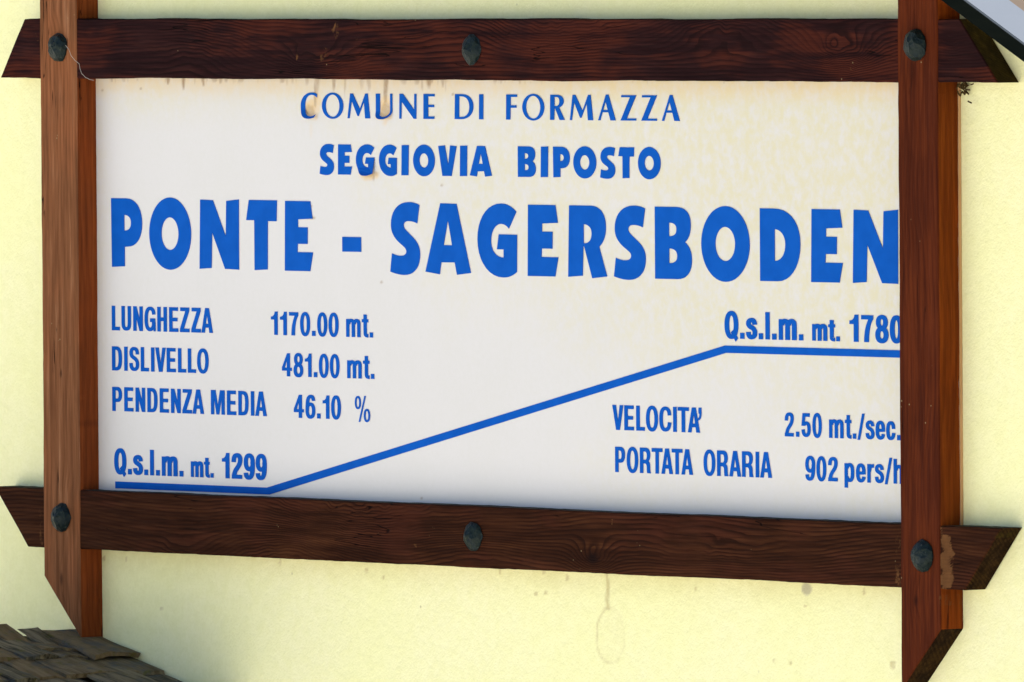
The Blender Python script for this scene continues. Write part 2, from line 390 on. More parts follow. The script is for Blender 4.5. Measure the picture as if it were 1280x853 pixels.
blob(389, 163, .005, .012, .16); blob(461, 218.5, .026, .009, .9); blob(461, 217, .024, .006, .35, arr='brown'); blob(467, 221, .004, .008, .4, arr='brown'); blob(388, 272.5, .014, .004, .95, arr='y')
blob(388.5, 272.5, .012, .003, .5, arr='brown')
blob(1103, 427, .012, .0025, .35, arr='brown')
for (px, py) in ((566, 118), (176, 111), (389, 258), (552, 232), (477, 353), (527, 623), (128, 113)):
    blob(px, py, .0035, .0022, .5, .5, 'brown')
set_attr(me, 'yellow', yel); set_attr(me, 'tan', np.clip(tan, 0, 1)); set_attr(me, 'brown', np.clip(runs, 0, .9))
panel = link('panel', me, M['panel'], sign)
bm = bmesh.new(); box_bm(bm, (pxl, .0006, pzb), (pxr, .0052, pzt))
t = NT('board_edge'); M['bedge'] = t.out(t.mix(t.noise(t.pos((40, 40, 10)), 1.0), (.42, .22, .09), (.62, .38, .20)), .8, .2)
link('backing_board', fin(bm, 'backing_board'), M['bedge'], sign)['label'] = 'tan backing board showing as a thin edge'

# timber members ------------------------------------------------
FY = -0.040
def member(name, axis, c, ns, nt, seed, front, sides, y0, y1, knots=(), wears=(), moss=(), wavy=.0012, dents=()):
    """c: the four front corners s0t0, s1t0, s1t1, s0t1 as (x, z); sides: materials for edges t0, s1, t1, s0"""
    c = [np.array(p) for p in c]
    s = np.linspace(0, 1, ns); tt = np.linspace(0, 1, nt)
    SS, TT = np.meshgrid(s, tt, indexing='ij')
    def P(SS, TT, inset=0.0):
        lo = c[0]+(c[1]-c[0])*SS[..., None]; hi = c[3]+(c[2]-c[3])*SS[..., None]
        p = lo+(hi-lo)*TT[..., None]
        L = SS*np.linalg.norm(c[1]-c[0])
        d = (fbm(L*7, L*0+seed, seed, 3)-.5)*2*wavy; d2 = (fbm(L*7, L*0+seed+9, seed+4, 3)-.5)*2*wavy
        d = d+(fbm(L*60, L*0+seed, seed+2, 2)-.5)*wavy*.6; d2 = d2+(fbm(L*60, L*0+seed+9, seed+5, 2)-.5)*wavy*.6
        off = d*(1-TT)+d2*TT
        if axis == 'x': p[..., 1] += off
        else: p[..., 0] += off
        return p
    p = P(SS, TT)
    ctr = p.mean(axis=(0, 1))
    # inset of the outer row for a small worn bevel
    ins = .0022
    q = p.copy()
    q[:, 0] += (q[:, 1]-q[:, 0])/np.linalg.norm(q[:, 1]-q[:, 0], axis=-1, keepdims=True)*ins
    q[:, -1] += (q[:, -2]-q[:, -1])/np.linalg.norm(q[:, -2]-q[:, -1], axis=-1, keepdims=True)*ins
    q[0, :] += (q[1, :]-q[0, :])/np.linalg.norm(q[1, :]-q[0, :], axis=-1, keepdims=True)*ins
    q[-1, :] += (q[-2, :]-q[-1, :])/np.linalg.norm(q[-2, :]-q[-1, :], axis=-1, keepdims=True)*ins
    yy = y0+(fbm(p[..., 0]*20, p[..., 1]*20, seed+7, 2)-.5)*.0012
    V = [np.stack([q[..., 0], yy, q[..., 1]], -1).reshape(-1, 3)]
    idx = np.arange(ns*nt).reshape(ns, nt)
    ring = list(idx[:-1, 0])+list(idx[-1, :-1])+list(idx[:0:-1, -1])+list(idx[0, :0:-1])
    which = [0]*(ns-1)+[1]*(nt-1)+[2]*(ns-1)+[3]*(nt-1)
    rp = p.reshape(-1, 2)[ring]; n = len(ring); base = ns*nt
    V.append(np.stack([rp[:, 0], np.full(n, y0+ins), rp[:, 1]], -1)); V.append(np.stack([rp[:, 0], np.full(n, (y0+y1)/2), rp[:, 1]], -1)); V.append(np.stack([rp[:, 0], np.full(n, y1), rp[:, 1]], -1))
    V = np.concatenate(V)
    F, MI = [], []
    a = idx[:-1, :-1].ravel(); b = idx[1:, :-1].ravel(); cc = idx[1:, 1:].ravel(); d = idx[:-1, 1:].ravel()
    F += list(zip(a, b, cc, d)); MI += [0]*len(a)
    for k in range(n):
        k2 = (k+1) % n
        F.append((ring[k2], ring[k], base+k, base+k2)); MI.append(0)
        for l in (0, 1):
            F.append((base+l*n+k2, base+l*n+k, base+(l+1)*n+k, base+(l+1)*n+k2)); MI.append(1+which[k])
    me = mesh(name, V, F, True)
    b_ = bmesh.new(); b_.from_mesh(me); bmesh.ops.recalc_face_normals(b_, faces=b_.faces[:])
    b_.verts.ensure_lookup_table()
    if sum(f_.normal.y for f_ in b_.faces) > 0: bmesh.ops.reverse_faces(b_, faces=b_.faces[:])
    b_.to_mesh(me); b_.free()
    me.polygons.foreach_set('material_index', MI); me.set_sharp_from_angle(angle=R(38)); me.update()
    x, y, z = V[:, 0], V[:, 1], V[:, 2]
    al, ac = (x, z) if axis == 'x' else (z, x)
    flow = ac*.9+y*.7+(fbm(al*1.6, ac*2+seed, seed, 3)-.5)*.055+(fbm(al*7, ac*10, seed+3, 2)-.5)*.012
    kn = np.zeros(len(V)); we = np.zeros(len(V)); mo = np.zeros(len(V))
    for (kx, kz, rl, ra, st, amp) in knots:               # along radius, across radius, darkness, ring bump
        ka, kc = (kx, kz) if axis == 'x' else (kz, kx)
        r2 = ((al-ka)/rl)**2+((ac-kc)/ra)**2
        flow = flow+.7*amp*np.exp(-r2/2.2)*(.8+.4*fbm(al*30, ac*50, seed+11, 2))
        kn = np.maximum(kn, st*np.exp(-r2*3.0))
    for (kx, kz, rx, rz, st) in wears: we = np.maximum(we, st*sm(1.6, .6, np.sqrt(((x-kx)/rx)**2+((z-kz)/rz)**2)+(fbm(x*60, z*60, 5, 3)-.5)*2.2))
    for (kx, kz, rx, rz, st) in moss: mo = np.maximum(mo, st*sm(1.6, .4, np.sqrt(((x-kx)/rx)**2+((z-kz)/rz)**2)))
    set_attr(me, 'flow', flow); set_attr(me, 'knot', kn); set_attr(me, 'wear', we); set_attr(me, 'moss', mo)
    o = link(name, me, [front]+list(sides), sign)
    return o
def A(px, py, Y=FY): return at(px, py, Y)
def K(px, py, *r): return (*A(px, py), *r)
zt_t = (A(30, 25)[1]+A(1100, 22.5)[1])/2
zt_b = (A(40, 97.3)[1]+A(1100, 103)[1])/2
zb_t = (A(125, 613.5)[1]+A(1110, 655)[1])/2
zb_b = (A(125, 688)[1]+A(1110, 733.5)[1])/2
print('beam z', zt_t, zt_b, zb_t, zb_b)
ends = [M['end_moss']]
beam_t = member('frame_beam', 'x', [(A(0, 97)[0], zt_b), (A(1247, 104)[0], zt_b), (A(1199, 25)[0], zt_t), (A(30, 25)[0], zt_t)], 640, 28, 3,
    M['beam_top'], [M['beam_top'], M['end_moss'], M['end_brown'], M['beam_top']], FY, .004,
    knots=[K(395, 72, .09, .020, .5, .05), K(700, 28, .16, .035, .15, .05), K(905, 35, .10, .024, .1, -.06), K(1053, 62, .06, .022, .25, .07), K(255, 60, .10, .03, .15, -.03), K(585, 30, .10, .03, .1, -.04), K(1190, 45, .06, .03, .05, .03)],
    wears=[K(420, 38, .010, .014, .42), K(404, 66, .014, .016, .42), K(371, 72, .004, .007, .5), K(445, 50, .012, .005, .44), K(46, 45, .007, .015, .42), K(1050, 62, .03, .02, .26), K(1064, 84, .006, .006, .44), K(418, 32, .004, .004, .6)],
    moss=[K(1190, 110, .03, .006, .7)], wavy=.0018)
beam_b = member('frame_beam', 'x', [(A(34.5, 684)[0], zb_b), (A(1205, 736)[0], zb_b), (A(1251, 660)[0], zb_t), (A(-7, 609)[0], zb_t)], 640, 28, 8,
    M['beam_low'], [M['beam_low'], M['end_brown'], M['skylit_dust'], M['beam_low']], FY, .004,
    knots=[K(372, 690, .11, .035, .15, -.05), K(450, 640, .20, .045, .0, .055), K(741, 698, .035, .02, .9, .05), K(230, 690, .08, .02, .05, .03), K(900, 690, .18, .02, .05, .03), K(590, 690, .10, .02, .0, -.03)],
    wears=[K(51, 655, .006, .035, .46), K(1123, 695, .009, .035, .42), K(1123, 727, .009, .010, .46), K(519, 682, .006, .006, .45), K(765, 652, .003, .005, .6), K(1183, 703, .016, .055, .62)],
    moss=[K(1245, 668, .02, .012, .55)], wavy=.0014)
beam_b['label'] = 'lower brown timber of the frame'; beam_t['label'] = 'upper dark timber of the frame'
pl0, pl1 = (A(52, 200)[0]+A(55, 600)[0])/2, (A(96.8, 200)[0]+A(100.5, 600)[0])/2
pr0, pr1 = (A(1122.6, 100)[0]+A(1127.0, 700)[0])/2, (A(1172, 110)[0]+A(1176.5, 650)[0])/2
print('posts', pl0, pl1, pr0, pr1)
PY = FY-.002
ztip = A(100, 798)[1]; zsh = A(56, 720)[1]
zsr = A(1177, 787)[1]; ztr = zsr-(pr1-pr0)*((zsh-ztip)/(pl1-pl0))
UP = zt_t+.22
post_l = member('frame_post', 'z', [(pl0, zsh), (pl0, UP-.1), (pl1, UP), (pl1, ztip)], 420, 24, 14,
    M['post_left'], [M['side_left'], M['side_left'], M['side_left'], M['side_left']], PY, .0055,
    knots=[K(77, 467, .018, .006, .9, .01), K(96, 498, .03, .006, .5, .01), K(78, 724, .032, .010, .75, .02), K(62, 40, .02, .004, .8, .008), K(102, 530, .02, .012, .8, .0), K(104, 551, .014, .010, .6, 0), K(68, 10, .02, .014, .15, .02), K(85, 620, .03, .012, .2, .02), K(98, 765, .02, .008, .4, .01)],
    wears=(), wavy=.0010)
post_r = member('frame_post', 'z', [(pr0, ztr), (pr0, UP), (pr1, UP-.1), (pr1, zsr)], 420, 24, 22,
    M['post_right'], [M['side_right'], M['side_right'], M['side_right'], M['end_brown']], PY, .0055,
    knots=[K(1146, 751, .022, .012, .75, .02), K(1130, 362, .012, .006, .55, .01), K(1180, 748, .01, .012, .5, 0), K(1160, 600, .05, .02, .1, .02), K(1142, 250, .05, .02, .1, .02)],
    wears=[K(1181, 752, .010, .012, .40)], moss=[K(1178, 560, .012, .03, .42)], wavy=.0010)
post_l['label'] = 'faded lighter brown upright'; post_r['label'] = 'red brown upright'
# worn bare-wood strip on the lower beam's right, beside the upright
# (covered by the wear fields above)

# bolts ----------------------------------------------------------
def bolt(px, py, rad, seed, par, y, cone=0.0, lab=None):
    rad *= .95
    cx, cz = at(px, py, y-.006); r_ = random.Random(seed)
    N, rings = (9 if cone else 11), [(1.0, 0.0), (.97, .16), (.80, .55), (.50, .85), (.22, .99)]
    V, F = [], []
    for k, (rr, h) in enumerate(rings):
        for i in range(N):
            a = 2*math.pi*(i+.5*(k % 2))/N; j = 1+r_.uniform(-.07, .07)*(1 if cone else .8)
            hh = (h*(1-cone)+cone*(1-rr))*.017*(1+r_.uniform(-.10, .10))
            V.append((cx+rad*rr*j*math.cos(a), y-.0005-hh, cz+rad*rr*j*1.0*math.sin(a)))
    V.append((cx+rad*r_.uniform(-.08, .08), y-.0185, cz+rad*.05))
    for k in range(len(rings)-1):
        for i in range(N):
            a, b = k*N+i, k*N+(i+1) % N; c_, d = a+N, b+N
            if k % 2 == 0: F += [(a, b, c_), (b, d, c_)]
            else: F += [(a, b, d), (a, d, c_)]
    L = (len(rings)-1)*N
    F += [(L+i, L+(i+1) % N, len(V)-1) for i in range(N)]
    o = link('bolt', mesh('bolt', V, F), M['iron'], par)
    return o
bolt(70.5, 59.5, .0265, 1, post_l, PY); bolt(74.5, 647, .0265, 2, post_l, PY); bolt(1142, 56.5, .0275, 3, post_r, PY); bolt(1151, 695, .0275, 4, post_r, PY)
bolt(586.5, 62.5, .0270, 5, beam_t, FY, .55); bolt(588.5, 671, .0260, 6, beam_b, FY, .45)

# ---------------------------------------------------------------- lettering
def flat(path, n=9):
    """tiny outline reader: M, L, C with absolute coordinates, Z closes"""
    tk = path.replace(',', ' ').replace('M', ' M ').replace('L', ' L ').replace('C', ' C ').replace('Z', ' Z ').split()
    i = 0; cur = []; out = []; cmd = ''
    while i < len(tk):
        if tk[i] in 'MLCZ':
            cmd = tk[i]; i += 1
            if cmd == 'Z': out.append(cur); cur = []
            continue
        if cmd in 'ML':
            cur.append((float(tk[i]), float(tk[i+1]))); i += 2; cmd = 'L' if cmd == 'M' else cmd
        else:
            q = [float(a) for a in tk[i:i+6]]; i += 6; p0 = cur[-1]
            for k in range(1, n+1):
                u = k/n
                cur.append(tuple((1-u)**3*p0[j]+3*u*(1-u)**2*q[j]+3*u*u*(1-u)*q[2+j]+u**3*q[4+j] for j in (0, 1)))
    return out
def oval(cx, cy, rx, ry, n=40): return [(cx+rx*math.cos(2*math.pi*k/n), cy+ry*math.sin(2*math.pi*k/n)) for k in range(n)]
HV = {  # heavy flared display capitals, cap height 100
 'P': ('M0,100 L22,100 C37,100 44.6,84 44.6,64 C44.6,43 36,30 24,30 L19.3,29.5 L19.3,1.3 L0.7,0 ZM19,76 C26,76 28.6,71 28.6,64.5 C28.6,57 25,53 19,53.3 Z'),
 'N': 'M1.5,100 L20,99.3 L38.3,47.8 L39.3,98.6 L57.5,101 L57.2,0 L37,0.6 L18.6,53 L17.4,1.6 L0,0 Z',
 'T': 'M4,100.5 L44.6,100.5 L43.8,70.5 L31.2,70.5 L30.6,1.2 L11.7,-.2 L11.7,71.5 L0,71.5 Z',
 'E': 'M1,100 L37.5,100 L40.6,75.2 L19.6,73.8 L19.6,62.6 L33.5,62.6 L33.2,38.8 L19,38.8 L18.6,27 L41,27 L36.7,0 L0,0 Z',
 'S': 'M41,97 L37.8,71 C33,73.5 29,74 26,74 C21,74 19,71.5 19,68 C19,63 24,59.5 30,53 C38,45 41.5,38 41.5,27 C41.5,9 33,-2.5 19.5,-2.5 C13,-2.5 6,-0.5 0,2 L2.5,28 C7,25.5 11,24.7 14.5,24.7 C19.5,24.7 22.5,27 22.5,31 C22.5,35 20,37 16,40.5 C7,48 1.3,56 1.3,68.5 C1.3,88 11,101 26,101 C32,101 37,99.5 41,97 Z',
 'A': 'M21.2,100 L43.8,99.6 L63.2,2.4 L43.8,-0.6 L40.8,16.8 L22.2,16.5 L20,-.4 L0,3 ZM31.7,76 L37.3,41 L25.7,41 Z',
 'G': 'M54.4,89.7 L43.8,65.7 C41,70 37.5,72.3 33,72.3 C25,72.3 19,62 19,48.5 C19,34 26,25 36.3,25.2 L36.3,36.5 L27,36.5 L29.7,57.7 L55.2,57.5 L54.6,5.3 C49,-0.5 43,-3 35.5,-3 C15,-3 0,20 0,50 C0,80 14,101 33,101 C41,101 48,97.5 54.4,89.7 Z',
 'R': 'M1.8,100 L31,100 C45,100 52.2,88 52.2,71 C52.2,58 49,49 42.9,43 L53.6,1.5 L33,-1.3 L22.3,43 L21.2,43 L20,2 L0,0 ZM21.7,74 C29,73.5 32.6,69 32.6,61 C32.6,52 28.5,47 21.7,47.3 Z',
 'B': 'M0,100 L29,100 C43,100 49.3,91 49.3,76 C49.3,64 46.5,56 41.5,51.5 C47.5,46 50.7,38 50.7,27 C50.7,10 43.5,0 31,0 L0,0 ZM19.6,78 C26,78 29.7,76 29.7,69 C29.7,62 26,59.2 19.6,59.4 ZM19.6,42.3 C27,42.3 30.6,39 30.6,32 C30.6,25 27,22 19.6,22 Z',
 'D': 'M0,100 L19,100 C42,100 55,80 55,51.5 C55,24 43,0 24,0 L0,0 ZM20.2,71.5 C28.5,71.5 34.6,63 34.6,51 C34.6,38 29,28 20.2,28 Z',
 'I': 'M1.2,99.6 L21,100.4 L19.6,.6 L0,0 Z',
 'V': 'M0,98 L21.5,100.5 L31.8,36 L38.5,100.5 L59,98 L42.5,0 L13,0 Z',
 '-': 'M0,50 L26.4,50 L26.4,29 L0,29 Z'}
LG = {  # light flared capitals
 'C': 'M64,96 L63,82.5 C57,90 50,93.5 43,93.5 C26,93.5 17,76 17,50 C17,25 28,7 45,7 C52,7 58,9.5 64,15 L62.5,2 C55,-2 49,-3 42,-3 C17,-3 0,17 0,48 C0,81 18,103 44,103 C52,103 58,101 64,96 Z',
 'M': 'M11,100 L22,100 L49,38 L71,100 L81,100 L90,0 L70,0 L65.5,66 L44.5,9 L40,9 L17,70 L8,0 L0,0 Z',
 'U': 'M0,100 L17,100 L17,30 C17,15 23,7 36,7 C49,7 57,15 57,32 L57,100 L66,100 L66,32 C66,10 54,-3 34,-3 C12,-3 0,9 0,32 Z',
 'N': 'M1,100 L15,100 L59,36 L59.5,100 L68,100 L67,0 L57,0 L9.7,69 L8,0 L0,0 Z',
 'E': 'M1,100 L44,100 L44,90 L19,90 L19,57 L42,57 L42,47 L19,47 L19,10 L43,10 L42,0 L0,0 Z',
 'D': 'M2,100 L30,100 C58,100 75,80 75,52 C75,20 55,0 25,0 L0,0 ZM19,91 L28,91 C48,91 59,75 59,50 C59,24 46,9 28,9 L18,9 Z',
 'I': 'M1,100 L18,100 L17,0 L0,0 Z',
 'F': 'M1,100 L45,100 L45,90 L19,90 L19,57 L42,57 L42,47 L18,47 L17,0 L0,0 Z',
 'R': 'M1,100 L25,100 C42,100 54,92 54,76 C54,62 47,53 36,50 L58,0 L38,0 L20,46 L18,46 L16,0 L0,0 ZM18,91 L24,91 C33,91 37,86 37,75 C37,63 32,55 24,55 L18,55 Z',
 'A': 'M31.5,102 L42,102 L70,0 L49,0 L41,32 L18,32 L9,0 L0,0 ZM20.5,41 L38.5,41 L30.5,74 Z',
 'Z': 'M4,100 L63,100 L25,8.5 L62,8.5 L62,0 L0,0 L37.5,91.5 L3,91.5 Z'}
def outline(font, ch):
    if ch == 'O':
        return [oval(30.2, 50, 30.2, 52.3, 48), oval(30, 50, 12.3, 23.6, 36)[::-1]] if font is HV else [oval(42.5, 50, 42.5, 53, 48), oval(42.3, 50, 27.5, 45, 40)[::-1]]
    return flat(font[ch])
def curve_to_mesh(cu, name):
    o = bpy.data.objects.new(name, cu); COL.objects.link(o)
    dg = bpy.context.evaluated_depsgraph_get(); dg.update()
    me = bpy.data.meshes.new_from_object(o.evaluated_get(dg)); me.name = name
    bpy.data.objects.remove(o); return me
def letter_mesh(loops, name, grow=0.0):
    cu = bpy.data.curves.new(name, 'CURVE'); cu.dimensions = '2D'; cu.fill_mode = 'BOTH'
    for lp in loops:
        sp = cu.splines.new('POLY'); sp.points.add(len(lp)-1); sp.use_cyclic_u = True
        for k, (x, y) in enumerate(lp): sp.points[k].co = (x, y, 0, 1)
    cu.extrude = .0003
    cu.offset = grow
    return curve_to_mesh(cu, name)
LY = -.0007
def place(me, name='letter', lift=None):
    """mesh in (x, z) laid flat as x, y -> stand it on the panel"""
    n = len(me.vertices); co = np.empty(n*3, np.float32); me.vertices.foreach_get('co', co); co = co.reshape(-1, 3)
    out = np.stack([co[:, 0], LY-co[:, 2], co[:, 1]], 1)
    if lift is not None: out[:, 1] -= lift(out[:, 0], out[:, 2])
    me.vertices.foreach_set('co', out.ravel().astype(np.float32)); me.update(); me.materials.clear()
    return link('letter', me, M['blue'], panel)
def base_line(x, pts):   # height on the panel from two photo points, taken as level
    a, b = at(*pts[0]), at(*pts[1])
    return (a[1]+b[1])/2
def set_line(font, items, cap, base):
    zc, zb = base_line(0, cap), base_line(0, base); u = (zc-zb)/100
    for it in items:
        ch, p0, p1 = it[:3]
        x0, x1 = at(p0, (base[0][1]+cap[0][1])/2)[0], at(p1, (base[0][1]+cap[0][1])/2)[0]
        lp = outline(font, ch)
        mn_, mx = min(p[0] for l in lp for p in l), max(p[0] for l in lp for p in l)
        k = (x1-x0)/(mx-mn_)
        lp = [[(x0+(p[0]-mn_)*k, zb+p[1]*u) for p in l] for l in lp]
        lf = None
        if len(it) > 3:
            h = it[3]; zz = zb+h*u
            if h > 0: lf = lambda x, z, zz=zz, zb=zb: .007*np.clip((zz-z)/(zz-zb), 0, 1.1)**1.5
            else: lf = lambda x, z, x0=x0, x1=x1, zc=zc, zb=zb: .006*sm(.72, 1.0, (x-x0)/(x1-x0))*sm(.62, .78, (z-zb)/(zc-zb))
        place(letter_mesh(lp, 'letter'), lift=lf)
c4 = lambda a: 365+a/5.02
c5 = lambda a: 615+a/5.02
set_line(LG, [('C', c4(57), c4(160), 40), ('O', c4(190), c4(324)), ('M', c4(350), c4(492)), ('U', c4(528), c4(632), 30), ('N', c4(675), c4(783)), ('E', c4(826), c4(897)),
    ('D', c4(1022), c4(1140)), ('I', c4(1175), c4(1203)), ('F', c5(90), c5(160)), ('O', c5(192), c5(330)), ('R', c5(366), c5(458)), ('M', c5(490), c5(636)),
    ('A', c5(667), c5(778)), ('Z', c5(808), c5(908)), ('Z', c5(938), c5(1038)), ('A', c5(1067), c5(1180))], [(448, 116.6), (785, 119.8)], [(448, 147.6), (785, 151.6)])
set_line(HV, [('S', c4(175), c4(265)), ('E', c4(290), c4(378)), ('G', c4(403), c4(520), 22), ('G', c4(548), c4(660)), ('I', c4(688), c4(735)), ('O', c4(762), c4(898)), ('V', c4(920), c4(1035)),
    ('I', c4(1055), c4(1102)), ('A', c4(1117), c4(1256)), ('B', c5(164), c5(276)), ('I', c5(307), c5(355)), ('P', c5(385), c5(490)), ('O', c5(512), c5(656)), ('S', c5(680), c5(775)),
    ('T', c5(795), c5(894)), ('O', c5(918), c5(1060))], [(431, 180.2), (784, 185.2)], [(431, 217.9), (784, 223.8)])
c6 = lambda a: 130+a/4.741
c7 = lambda a: 415+a/4.414
c8 = lambda a: 690+a/4.923
c9 = lambda a: 920+a/5.818
set_line(HV, [('P', c6(45), c6(228)), ('O', c6(270), c6(518)), ('N', c6(567), c6(802)), ('T', c6(845), c6(1028)), ('E', c6(1072), c6(1240)), ('-', c7(58), c7(162)), ('S', c7(322), c7(487)),
    ('A', c7(516), c7(767)), ('G', c7(804), c7(1023)), ('E', c7(1080), c7(1250)), ('R', c8(100), c8(340)), ('S', c8(382), c8(578)), ('B', c8(635), c8(862)), ('O', c8(920), c8(1218)),
    ('D', c9(176), c9(470)), ('E', c9(547), c9(778)), ('N', c9(850), c9(1181))], [(145, 246.8), (1045, 263.4)], [(145, 333), (1045, 354.6)])

# the plain condensed grotesque lines: every character drawn from its own strokes and outlines, cap height 100
SG = {
 'H': (36, ['r0,0,11.5,100', 'r24.5,0,36,100', 'r11.5,43,24.5,57']),
 'E': (34, ['pM0,0 L0,100 L33,100 L33,86.5 L11.5,86.5 L11.5,57 L31,57 L31,43.5 L11.5,43.5 L11.5,13.5 L34,13.5 L34,0 Z']),
 'L': (30, ['pM0,0 L0,100 L11.5,100 L11.5,13.5 L30,13.5 L30,0 Z']), 'I': (11.5, ['r0,0,11.5,100']), 'l': (11.5, ['r0,0,11.5,100']), '.': (11.5, ['r0,0,11.5,20']),
 'T': (40, ['pM0,100 L40,100 L40,86.5 L25.8,86.5 L25.8,0 L14.2,0 L14.2,86.5 L0,86.5 Z']),
 'N': (36, ['pM0,0 L0,100 L11.5,100 L24.8,42 L24.8,100 L36,100 L36,0 L24.5,0 L11.2,58 L11.2,0 Z']),
 'M': (52, ['pM0,0 L0,100 L16.5,100 L26,32 L35.5,100 L52,100 L52,0 L41,0 L41,78 L30.5,0 L21.5,0 L11,78 L11,0 Z']),
 'Z': (36, ['pM1.5,100 L35,100 L35,87.5 L13.5,13.5 L35.5,13.5 L35.5,0 L0,0 L0,13 L21.5,86.5 L1.5,86.5 Z']),
 'A': (43, ['pM15,100 L28,100 L43,0 L31,0 L28.5,21 L14,21 L11.7,0 L0,0 ZM21.3,80 L26.8,35 L15.7,35 Z']),
 'V': (39, ['pM0,100 L12,100 L19.8,28 L27.5,100 L39,100 L26,0 L13.5,0 Z']),
 'D': (38, ['pM0,0 L0,100 L17,100 C31,100 38,88 38,50 C38,12 31,0 17,0 ZM11.5,87 L16,87 C23.5,87 26.3,78 26.3,50 C26.3,22 23.5,13 16,13 L11.5,13 Z']),
 'P': (37, ['pM0,0 L0,100 L20,100 C31,100 37,89 37,69 C37,49 31,38 20,38 L11.5,38 L11.5,0 ZM11.5,86.5 L18,86.5 C23.5,86.5 25.3,79 25.3,69 C25.3,58 23.5,51 18,51 L11.5,51 Z']),
 'R': (41, ['pM0,0 L0,100 L22,100 C33,100 39,91 39,72 C39,58 35.5,50 30,47.5 C36,45 38,39 38.3,28 C38.5,14 38.5,6 41,2 L41,0 L28.5,0 C27,5 27,14 26.7,24 C26.4,34 24,38.5 19,38.5 L11.5,38.5 L11.5,0 ZM11.5,86.5 L19,86.5 C25,86.5 27.3,80 27.3,69.5 C27.3,58 25,52 19,52 L11.5,52 Z']),
 'O': (43, ['o21.5,50,21.5,52,10.2,38.5']),
 'Q': (43, ['o21.5,50,21.5,52,9.8,38.5', 'pM21,22 L27.5,30 L42,0 L35.5,-10 Z']),
 'C': (43, ['sM37,66 C36.5,84 31,93.5 21.5,93.5 C10,93.5 5.75,78 5.75,50 C5.75,22 10,6.5 21.5,6.5 C31,6.5 36.8,17 37.2,36']),
 'G': (42, ['sM36,69 C35,86 30,93.5 21.5,93.5 C10,93.5 5.75,78 5.75,50 C5.75,22 10,6.5 20.5,6.5 C29,6.5 35,16 35,33 L35,42', 'r22,38,40.7,52', 'r35.8,0,42,36']),
 'S': (37, ['sM31.3,70 C31,86 26.5,93.5 18.5,93.5 C10,93.5 6.5,86.5 6.5,75 C6.5,62 13,58 19,53.5 C26,48.5 31.5,42 31.5,27 C31.5,13 27,6.5 18.5,6.5 C10,6.5 6,16 5.75,32']),
 'U': (36, ['sM5.75,100 L5.75,32 C5.75,12 10,6.5 18,6.5 C26,6.5 30.25,12 30.25,32 L30.25,100']),
 '0': (36, ['o18,49,18,51.5,7,38']),
 '1': (24, ['pM24,0 L12.5,0 L12.5,66 L0,66 L0,77 C8,77.5 13,83 15,99 L24,99 Z']),
 '7': (33, ['pM0,98 L33,98 L33,85 C24,70 20,35 20,0 L8.5,0 C9,35 13,62 21.5,84.5 L0,84.5 Z']),
 '4': (37, ['pM20,98 L30,98 L30,36 L37,36 L37,24 L30,24 L30,0 L19,0 L19,24 L0,24 L0,37 ZM19,76 L19,36 L9.5,36 Z']),
 '8': (36, ['o18,74,16,26.5,5.6,14', 'o18,27,18,30,7,16']),
 '6': (36, ['o18,32,18,34.5,7,21', 'sM5.9,32 C5.75,75 9,93 19.5,93 C26.5,93 29.5,87 30,75']),
 '9': (36, ['o18,66,18,34.5,7,21', 'sM30.1,66 C30.25,23 27,5 16.5,5 C9.5,5 6.5,11 6,23']),
 '2': (35, ['sM6,66 C6,84 10,92.5 18,92.5 C26,92.5 29.3,86 29.3,74 C29.3,58 22,48 15,36 C10.5,28 8,18 7.5,9', 'r0.5,0,34.5,13.5']),
 '5': (36, ['sM6,30 C6.5,14 11,6.5 17.5,6.5 C26,6.5 30,15 30,33 C30,50 26,57.5 19,57.5 C14,57.5 11,54 9.5,49', 'pM5,98 L32,98 L32,84.5 L14.5,84.5 L12.2,62 L10.5,46 L0.5,47 Z']),
 '%': (62, ['o12,74,12,27,6.3,20', 'o50,21,12.5,27,6.6,20', 'pM16,-6 L20.5,-6 L45,102 L40.5,102 Z']),
 '/': (27, ['pM0,-4 L8.5,-4 L27,104 L18.5,104 Z']),
 "'": (12, ['pM2.5,100 L12,100 L12,80 C12,62 9,53 1,49 L1,57 C4,60 6,66 6,77 L2.5,77 Z']),
 'm': (55.5, ['r0,0,11,75', 'sM9,56 C11,66 14,69.7 18.5,69.7 C24.5,69.7 27.7,65 27.7,54 L27.7,0', 'sM31.2,56 C33,66 36,69.7 40.5,69.7 C46.8,69.7 49.8,65 49.8,54 L49.8,0']),
 't': (24, ['r0,64,24,76', 'sM12.5,96 L12.5,20 C12.5,8 15,5.6 24,6.4']),
 's': (33, ['sM27,54 C26.5,65 23,70 16.5,70 C9.5,70 6.3,65 6.3,57.5 C6.3,49 11,46 16.5,42.5 C22.5,39 27.5,34 27.5,22 C27.5,12 24,6 16.5,6 C9.5,6 6,12 5.75,24']),
 'e': (35, ['r8,32,29,43', 'sM29.3,33 C30,60 26,70 17.5,70 C9,70 5.75,60 5.75,38 C5.75,15 10,6 18,6 C24.5,6 28.3,11 29,22']),
 'c': (34, ['sM28,46 C27.5,62 24,70 17.5,70 C9,70 5.75,60 5.75,38 C5.75,15 9,6 17.5,6 C24,6 28,13 28.5,28']),
 'r': (24, ['r0,0,11,75', 'sM7,46 C8,64 13,70 24,68.5']),
 'p': (36, ['r0,-24,11,75', 'sM8,56 C10.5,66 14,70 19,70 C27,70 30.2,60 30.2,38 C30.2,15 27,6 19,6 C14,6 10.5,10 8,20']),
 'h': (35, ['r0,0,11,100', 'sM8,56 C10.5,66 14,69.7 19,69.7 C26,69.7 29.2,65 29.2,54 L29.2,0'])}
